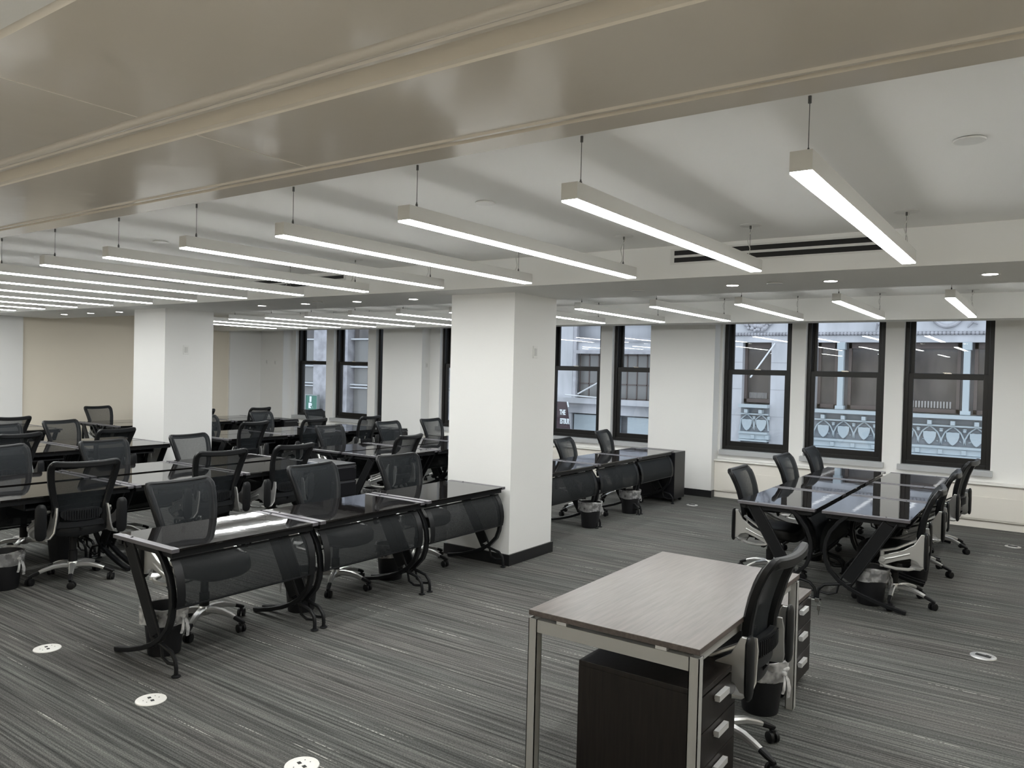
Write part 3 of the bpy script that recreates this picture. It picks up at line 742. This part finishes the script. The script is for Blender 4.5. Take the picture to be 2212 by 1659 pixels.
g.build('frame_rail', LEGM, wd, smooth=False)
for x in (-.24, .24):
    for y in (-.722, .722): MB().box(x - .025, x + .025, y - .015, y + .015, .712, .728).build('spacer', HANDLE, wd, smooth=False)
tag(wd, 'dark wood-topped desk with grey metal legs in the foreground', 'desk')
def pedestal(x0, x1, y0, y1, H, lab, topm, key):
    o = empty('drawer_pedestal', ((x0 + x1) / 2, (y0 + y1) / 2, 0)); hx = (x1 - x0) / 2; hy = (y1 - y0) / 2
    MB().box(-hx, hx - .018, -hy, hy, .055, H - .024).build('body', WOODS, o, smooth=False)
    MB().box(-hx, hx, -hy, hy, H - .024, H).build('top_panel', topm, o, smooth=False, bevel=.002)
    zs = [.06, .215, .37, H - .028]
    for k in range(3):
        d = MB().box(hx - .017, hx, -hy, hy, zs[k], zs[k + 1] - .005).build('drawer', WOODS, o, smooth=False, bevel=.0015)
        zc = zs[k + 1] - .045
        MB().box(hx + .004, hx + .026, -.062, .062, zc - .014, zc + .012).box(hx, hx + .006, -.058, .058, zc - .008, zc + .006).build('handle', HANDLE, d, smooth=False)
    MB().cyl((hx, hy - .03, H - .05), (hx + .006, hy - .03, H - .05), .009, 12).build('lock', CHROME, o)
    c = MB()
    for sx in (-hx + .05, hx - .06):
        for sy in (-hy + .05, hy - .05): c.cyl((sx, sy - .012, .024), (sx, sy + .012, .024), .024, 12); c.box(sx - .012, sx + .012, sy - .012, sy + .012, .03, .056)
    c.build('castors', BLKD, o)
    if key:
        kx = hx + .008; ky = hy - .03; kz = H - .05
        g = MB(); g.tube([(kx, ky, kz), (kx + .03, ky, kz)], .003, 6); g.box(kx + .02, kx + .045, ky - .003, ky + .003, kz - .012, kz + .010)
        g.tube([(kx + .042 + .012 * math.cos(t), ky, kz - .018 + .012 * math.sin(t)) for t in [2 * PI * q / 12 for q in range(12)]], .0015, 6, closed=True, upv=(0, 1, 0))
        g.box(kx + .034, kx + .054, ky - .002, ky + .004, kz - .062, kz - .032); g.box(kx + .041, kx + .047, ky - .001, ky + .002, kz - .09, kz - .06)
        g.build('key', mat('key_metal', (.35, .35, .33), .3, metal=.9), o, smooth=False)
    tag(o, lab, 'drawer unit', 'dark wood pedestals')
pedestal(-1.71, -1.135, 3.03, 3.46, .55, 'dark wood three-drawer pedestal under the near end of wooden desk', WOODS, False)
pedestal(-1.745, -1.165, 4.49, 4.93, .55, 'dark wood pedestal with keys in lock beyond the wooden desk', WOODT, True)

# ------------------------------------------------------------------ waste bins
def make_bin(lin, knot=True, r0=.098, r1=.128, h=.30):
    o = empty('waste_bin')
    MB().lathe([(r0 * .97, 0), (r0, .006), (r1, h - .01), (r1 + .006, h - .006), (r1 + .006, h), (r1 - .002, h), (r1 - .006, h - .02), (r0 - .006, .012), (.0001, .012)], 28).build('bucket', BIN, o)
    if lin:
        l = MB(); seg = 40; zs = [(.0, .005), (.012, .012), (.020, .006), (.016, -.02), (.012, -.06), (.013, -.092), (.010, -.098)]; vs = []
        for k in range(seg):
            t = 2 * PI * k / seg; wv = .006 * math.sin(5 * t + .6) + .004 * math.sin(11 * t)
            for j, (dr, dz) in enumerate(zs): rr = r1 + dr + wv * (j / 3 if j < 4 else 1); vs.append((rr * math.cos(t), rr * math.sin(t), h + dz + .006 * math.sin(3 * t + j)))
        m_ = len(zs); fs = [(k * m_ + q, ((k + 1) % seg) * m_ + q, ((k + 1) % seg) * m_ + q + 1, k * m_ + q + 1) for k in range(seg) for q in range(m_ - 1)]
        l.add(vs, fs)
        if knot:
            l.ball((r1 + .018, 0, h - .05), .017); 
            l.ball((r1 + .016, .02, h - .03), .02, .7, 1.4, .7)
            for q, w_ in ((-.014, .020), (.016, .026)): l.sweep([(r1 + .020, q * .3, h - .05), (r1 + .034, q, h - .085), (r1 + .036, q * 1.6, h - .13), (r1 + .030, q * 1.8, h - .165 - q)], [(math.cos(2 * PI * e_ / 8) * w_ / 2, math.sin(2 * PI * e_ / 8) * .006) for e_ in range(8)], (1, 0, 0), scales=[.35, .9, 1.1, 1.0])
        l.build('bin_liner', LINERW if lin == 2 else LINER, o)
    return o
bA = make_bin(2); bB = make_bin(1, True); bC = make_bin(0)
bins = [(bA, -4.58, 2.76, 15, 'black bin with knotted white liner under nearest front-row desk'), (bB, -4.60, 3.87, 200, 'black bin with clear liner at first joint of front row'),
        (bB, -4.70, 4.94, 170, 'black bin with clear liner at second joint of front row'), (bB, -6.83, 2.74, 20, 'lined bin cut by left picture edge, second row'),
        (bC, -7.35, 3.42, 0, 'unlined black bin behind the nearest second-row chair'), (bB, -4.46, 8.08, 60, 'bin with clear liner nearest in row behind wide column'),
        (bB, -4.52, 9.26, 60, 'bin with clear liner farthest in row behind wide column'), (bB, -1.17, 6.91, 30, 'black bin with clear knotted liner at near end of right-hand cluster'),
        (bC, -.98, 8.02, 0, 'unlined black bin further in under right-hand cluster'), (bA, -1.27, 4.30, -20, 'black bin with tied white bag beside the foreground chair'),
        (bB, -7.05, 7.05, 0, 'lined bin under the second row window block'), (bC, -1.95, 8.2, 0, 'unlined bin under left side of right-hand cluster')]
seen = set()
for src, x, y, a, lab in bins:
    o = src if src.name not in seen else copy_tree(src); seen.add(src.name)
    o.location = (x, y, 0); o.rotation_euler = (0, 0, D(a)); tag(o, lab, 'waste bin', 'waste bins under the desks')

# ------------------------------------------------------------------ floor outlets
def make_outlet(dark):
    o = empty('floor_outlet')
    MB().lathe([(.080, 0), (.078, .004), (.062, .006), (.060, .004)], 32).build('rim', OUTS if dark else OUTW, o)
    MB().lathe([(.061, .0005), (.061, .0055), (.0001, .0055)], 32).build('lid', OUTS if dark else OUTW, o)
    g = MB()
    if dark: g.box(-.045, .045, -.016, .014, .0056, .010); g.box(.01, .03, .014, .022, .0056, .010)
    else:
        g.box(-.032, -.010, -.011, .006, .0055, .0066); g.box(.012, .034, -.007, .010, .0055, .0066)
        for q in ((-.03, .03), (.03, -.03), (0, .042), (0, -.04)): g.cyl((q[0], q[1], .0055), (q[0], q[1], .0063), .003, 8)
    g.build('socket', DARKH, o, smooth=False)
    return o
oA = make_outlet(False); oB = make_outlet(True); f1 = [True, True]
for dk, x, y, lab in ((0, -5.197, 2.335, 'white round floor outlet at the far left foreground'), (0, -3.976, 2.323, 'white round floor outlet in left foreground'), (0, -2.78, 2.362, 'white round floor outlet cut by the bottom edge'),
                  (1, -.318, 6.075, 'steel floor outlet with dark opening at right foreground'), (1, -4.115, 10.42, 'floor outlet on carpet in front of the pier'), (1, -.296, 10.349, 'floor outlet close to right wall by the windows')):
    src = (oA, oB)[dk]; o = src if f1[dk] else copy_tree(src); f1[dk] = False
    o.location = (x, y, 0); o.rotation_euler = (0, 0, D(-15)); tag(o, lab, 'floor outlet', 'round floor outlets')

# ------------------------------------------------------------------ street and buildings outside
FY = 26.0
struct(MB().box(-60, 30, 12.3, FY, -6.2, -6.0).build('ground', ASPH, smooth=False))
# main ornate building, x from -10.5 to 12
fb = empty('ornate_building', (-4, FY, -6))
def P_(mb, name, m, **k): o = mb.build(name, m, fb, **k); o.location = (4, -FY, 6); return o
st = MB()
st.box(-10.6, 14, FY, FY + 1.2, 3.30, 12)                     # frieze zone
st.box(-10.6, 14, FY - .02, FY + .1, 2.98, 3.20)              # band under rope
st.box(-10.6, -8.62, FY, FY + .8, -6, 2.98); st.box(-7.66, -6.22, FY, FY + .8, -6, 2.98)
st.box(-10.6, 14, FY + .9, FY + 1.2, -6, 3.3)
P_(st, 'stone_wall', STONE, smooth=False)
rp = MB()
for k in range(230):
    x = -10.5 + k * .105; rp.ball((x, FY - .06, 3.25), .06, 1.1, 1, .9, 6, 4)
P_(rp, 'rope_moulding', STONE2)
jn = MB()
for z in (2.3, 1.4, .5, -.4): jn.box(-10.6, -8.62, FY - .004, FY, z, z + .012); jn.box(-7.66, -6.22, FY - .004, FY, z, z + .012)
jn.box(-9.6, -9.59, FY - .004, FY, -1, 2.98); jn.box(-6.95, -6.94, FY - .004, FY, -1, 2.98)
P_(jn, 'stone_joint', mat('joint_grey', (.28, .28, .30), .9), smooth=False)
# carved wreath and cartouche
wr = MB()
for k in range(46):
    t = PI + PI * (k % 23) / 22; r = .42 + .10 * (k // 23)
    wr.ball((-8.12 + r * math.cos(t) + random.uniform(-.03, .03), FY - .08, 3.92 + r * math.sin(t) + random.uniform(-.03, .03)), .055 + random.random() * .03, 1, 1, 1, 8, 5)
for k in range(10): wr.ball((-8.12 + random.uniform(-.75, -.55) * (1 if k % 2 else -1), FY - .05, 3.9 + random.uniform(-.05, .15)), .07, 1.3, .8, .6, 8, 5)
P_(wr, 'carved_wreath', STONE2)
ca = MB(); ca.tube([(-2.55 + .48 * math.cos(t), FY - .08, 4.12 + .68 * math.sin(t)) for t in [PI + PI * q / 16 for q in range(17)]], .055, 8, upv=(0, 1, 0))
for k in range(70):
    sx = random.uniform(-4.4, 0.6)
    if abs(sx + 2.55) < .55: continue
    z = random.uniform(3.5, 4.3); a = random.uniform(0, PI); L = random.uniform(.12, .3)
    ca.tube([(sx, FY - .03, z), (sx + L * .5 * math.cos(a), FY - .14, z + L * .5 * math.sin(a)), (sx + L * math.cos(a + .9), FY - .05, z + L * math.sin(a + .9))], .045, 6, scales=[.4, 1.2, .4], upv=(0, 1, 0))
P_(ca, 'carved_cartouche', STONE2)
# windows
for x0, x1 in ((-8.62, -7.66), (-6.22, -5.62), (-5.30, -3.92), (-3.72, -2.2), (-1.85, -.4), (-.2, 1.3), (1.6, 3.0)):
    g = MB(); z0, z1 = .88, 2.98
    if x0 < -8: z0 = .95
    g.box(x0, x0 + .09, FY + .25, FY + .4, z0, z1); g.box(x1 - .09, x1, FY + .25, FY + .4, z0, z1); g.box(x0, x1, FY + .25, FY + .4, z0, z0 + .12); g.box(x0, x1, FY + .25, FY + .4, z1 - .18, z1)
    P_(g, 'window_casing', FFRAME, smooth=False)
    P_(MB().box(x0 + .08, x1 - .08, FY + .34, FY + .36, z0 + .1, z1 - .15), 'window_pane', FWIN, smooth=False)
    if x0 > -8 and x0 != -3.72: continue
    g = MB()
    for q in range(14): xx = x0 + .18 + q * (x1 - x0 - .36) / 14; g.box(xx, xx + (x1 - x0 - .36) / 26, FY + .30, FY + .33, z0 + .14, z0 + .34)
    P_(g, 'radiator_grille', FRAD, smooth=False)
g = MB()
for x in (-5.46, -2.02, 1.45):
    g.box(x - .085, x + .085, FY - .1, FY + .1, .88, 2.75); g.box(x - .13, x + .13, FY - .14, FY + .14, .86, .98); g.box(x - .12, x + .12, FY - .13, FY + .13, 2.75, 2.98)
g.box(-3.86, -3.78, FY + .15, FY + .3, .88, 2.98); g.box(-.34, -.26, FY + .15, FY + .3, .88, 2.98)
P_(g, 'window_column', VERDI, smooth=False, bevel=.01)
# balustrade bands, with shields under pointed arches
def balus(x0, x1, dz, tilt=0):
    g = MB()
    g.box(x0, x1, FY - .30, FY + .05, .74 + dz, .85 + dz); g.box(x0, x1, FY - .18, FY + .02, .50 + dz, .545 + dz)
    g.box(x0, x1, FY - .22, FY + .02, -.14 + dz, -.075 + dz); g.box(x0, x1, FY - .16, FY + .02, -.32 + dz, -.14 + dz); g.box(x0, x1, FY - .24, FY + .02, -.39 + dz, -.33 + dz)
    P_(g, 'balcony_rail', VERDI, smooth=False)
    P_(MB().box(x0, x1, FY - .02, FY + .1, -.1 + dz, .78 + dz), 'balcony_back_panel', VERDI2, smooth=False)
    n = round((x1 - x0) / .60); sp_ = (x1 - x0) / n
    ar = MB(); bl = MB()
    for k in range(n):
        xc = x0 + sp_ * (k + .5)
        sh = [(-.175, .34), (-.15, .33), (-.1, .345), (0, .335), (.1, .345), (.15, .33), (.175, .34), (.17, .2), (.13, .08), (.06, -.01), (0, -.05), (-.06, -.01), (-.13, .08), (-.17, .2)]
        s_ = MB().prism(sh, (0, .05, 0), (xc, FY - .12, dz)); P_(s_, 'shield', VERDI, smooth=False, bevel=.012)
        for sg in (-1, 1): ar.tube([(xc + sg * sp_ / 2, FY - .08, -.02 + dz), (xc + sg * (sp_ / 2 - .015), FY - .08, .14 + dz), (xc + sg * .2, FY - .08, .33 + dz), (xc + sg * .1, FY - .08, .43 + dz), (xc, FY - .08, .50 + dz)], .024, 6, upv=(0, 1, 0))
        for q in range(9): ar.ball((xc + random.uniform(-.2, .2), FY - .04, .05 + dz + random.uniform(0, .06)), .022, 1.4, 1, .8, 6, 4)
        ar.ball((xc + sp_ / 2, FY - .1, .38 + dz), .05, seg=8); ar.ball((xc + sp_ / 2, FY - .1, .43 + dz), .055, 1.1, 1, .6, 8, 5)
        bl.box(xc - .06, xc + .06, FY - .26, FY, .55 + dz, .68 + dz); bl.box(xc + sp_ / 2 - .06, xc + sp_ / 2 + .06, FY - .22, FY, -.31 + dz, -.17 + dz)
    P_(ar, 'arch_tracery', VERDI); P_(bl, 'bracket_block', VERDI, smooth=False, bevel=.01)
balus(-6.22, 4.0, 0); balus(-8.62, -7.66, .05)
lo = MB(); lo.box(-8.62, -7.66, FY + .1, FY + .5, -6, -.2); lo.box(-6.22, 14, FY + .1, FY + .5, -6, -.3); P_(lo, 'lower_glazing', FDARK, smooth=False)
g = MB()
for x in (-5.0, -2.1, .8): g.box(x - .09, x + .09, FY - .12, FY + .1, -6, -.55); g.box(x - .15, x + .15, FY - .16, FY + .1, -.6, -.39); g.ball((x, FY - .12, -.5), .1)
for z in (-.62, -.9): g.box(-6.2, 4, FY + .04, FY + .1, z, z + .03)
P_(g, 'lower_column', VERDI, smooth=False)
tag(fb, 'pale ornate stone building across the street with shield balcony', 'building')
# flag pole leaning outside the first right window
P_(MB().cyl((-8.05, FY - .9, 1.80), (-7.55, FY, 2.95), .026, 8), 'flag_pole', mat('white_pole', (.7, .72, .74), .4))

# middle building seen between the columns
mbld = empty('stone_building', (-16, FY, -6))
def Q_(mb, name, m, par=None, **k): o = mb.build(name, m, mbld, **k); o.location = (16, -FY, 6); return o
g = MB(); g.box(-21.5, -10.7, FY + .02, FY + 1, 3.75, 12); g.box(-21.5, -10.7, FY + .06, FY + 1, 2.62, 3.0); g.box(-21.5, -10.7, FY + .5, FY + 1.1, -6, 4)
for a, b in ((-21.4, -19.6), (-17.5, -15.3), (-11.7, -10.75)): g.box(a, b, FY, FY + .6, -6, 3.8)
g.box(-21.5, -10.7, FY - .05, FY + .62, .25, .8); g.box(-21.5, -10.7, FY - .35, FY + .1, .64, .84)
g.box(-21.5, -10.7, FY + .1, FY + .6, -.75, -.45)
Q_(g, 'stone_wall', STONE, smooth=False)
for x0, x1 in ((-19.4, -17.7), (-15.12, -11.86)):
    g = MB(); g.box(x0 - .14, x0, FY - .05, FY + .1, .82, 3.7); g.box(x1, x1 + .14, FY - .05, FY + .1, .82, 3.7); g.box(x0, x1, FY - .05, FY + .1, 2.55, 2.68); g.box(x0, x1, FY - .05, FY + .1, 3.02, 3.12)
    Q_(g, 'window_surround', STONE2, smooth=False)
    Q_(MB().box(x0, x1, FY + .3, FY + .33, .82, 2.6), 'window_pane', FWIN2, smooth=False)
    g = MB(); n = 8
    for k in range(n + 1): xx = x0 + (x1 - x0) * k / n; g.box(xx - .02, xx + .02, FY + .27, FY + .3, .82, 2.55)
    for z in (.86, 1.4, 1.95, 2.5): g.box(x0, x1, FY + .27, FY + .3, z - .02, z + .02)
    Q_(g, 'window_bars', FFRAME, smooth=False)
for x0, x1 in ((-17.4, -15.6), (-15.2, -13.2), (-12.9, -11)):
    Q_(MB().box(x0, x1, FY + .05, FY + .12, -.5, .2), 'lower_panel', VERDI, smooth=False)
Q_(MB().box(-21.5, -10.7, FY + .1, FY + .3, -6, -.75), 'lower_glazing', FDARK, smooth=False)
g = MB(); g.tube([(-14.8, FY - .4, 1.0), (-12.9, FY - .4, 2.0)], .03, 6); g.tube([(-15.3, FY - .5, .95), (-13.6, FY - .5, .88), (-13.2, FY - .5, 1.05)], .03, 6)
Q_(g, 'awning_rod', mat('pale_rod', (.6, .62, .63), .5))
tag(mbld, 'blue-grey stone building across the street seen beside the wide column', 'building')
# grey building seen through the far left windows
gb = empty('grey_building', (-30, FY, -6))
def G_(mb, name, m, **k): o = mb.build(name, m, gb, **k); o.location = (30, -FY, 6); return o
g = MB(); g.box(-45, -21.6, FY + .5, FY + 1.2, -6, 12)
g.box(-30.1, -28.2, FY - .2, FY + .6, -6, 8); g.box(-28.2, -27.9, FY, FY + .6, -6, 8)
G_(g, 'stone_pier', STONE2, smooth=False)
for x0, x1 in ((-34, -32.2), (-32, -30.15), (-27.8, -25.9), (-25.6, -23.8)):
    for z0, z1, m_ in ((-2, .75, FWIN2), (1.0, 1.75, FWIN2), (2.05, 3.1, FWIN2), (3.2, 4.4, FWIN)):
        G_(MB().box(x0, x1, FY + .38, FY + .45, z0, z1), 'window_pane', m_, smooth=False)
g = MB()
for z in (.78, .92, 1.78, 1.98, 3.12): g.box(-45, -21.6, FY + .2, FY + .5, z, z + .07)
for x in (-32.1, -25.75): g.box(x - .13, x + .13, FY + .15, FY + .5, -3, 5)
G_(g, 'white_mullion', mat('pale_mullion', (.5, .52, .54), .6), smooth=False)
tag(gb, 'grey building with stacked windows beyond the far left windows', 'building')

def text(s, size, loc, m, parent, name='lettering', ext=.01, bold=.0):
    c = bpy.data.curves.new(name, 'FONT'); c.body = s; c.size = size; c.extrude = ext; c.offset = bold; c.align_x = 'CENTER'
    t = bpy.data.objects.new(name, c); col.objects.link(t)
    dg = bpy.context.evaluated_depsgraph_get(); dg.update()
    me = bpy.data.meshes.new_from_object(t.evaluated_get(dg)); bpy.data.objects.remove(t)
    me.materials.clear(); me.materials.append(m)
    o = bpy.data.objects.new(name, me); col.objects.link(o); o.location = loc; o.rotation_euler = (PI / 2, 0, 0); o.parent = parent; return o
bn = empty('street_banner', (-15.2, FY - .8, 0))
MB().hexa([(-.55, -.02, -.42), (.345, -.02, -.42), (.345, .02, -.42), (-.55, .02, -.42), (-.55, -.02, .69), (.15, -.02, .69), (.15, .02, .69), (-.55, .02, .69)]).build('banner_cloth', BANN, bn, smooth=False)
MB().cyl((.20, -.03, .70), (.25, -.03, .50), .03, 8).build('banner_hook', LETTER, bn)
text('THE', .27, (.0, -.03, .20), LETTER, bn, bold=.008).scale = (.52, 1, 1)
text('ESTBUR', .28, (.10, -.03, -.14), LETTER, bn, bold=.008).scale = (.42, 1, 1)
tag(bn, 'dark maroon street banner with white capitals outside the window', 'banner')
gs = empty('green_sign', (-29.67, FY - .6, 0))
MB().box(-.38, .42, -.06, .06, -1.6, .36).build('sign_board', GREEN, gs, smooth=False)
MB().box(-.43, .45, -.08, .08, .36, .41).box(-.43, -.38, -.08, .08, -1.6, .36).box(.42, .45, -.08, .08, -1.6, .36).build('sign_frame', mat('sign_frame', (.25, .28, .28), .5), gs, smooth=False)
text('I', .32, (-.03, -.07, .07), LETTER, gs, bold=.03).scale = (1.5, 1, 1); text('R', .34, (-.03, -.07, -.25), LETTER, gs, bold=.02).scale = (1.4, 1, 1)
tag(gs, 'green vertical street sign with white letters I and R', 'sign')
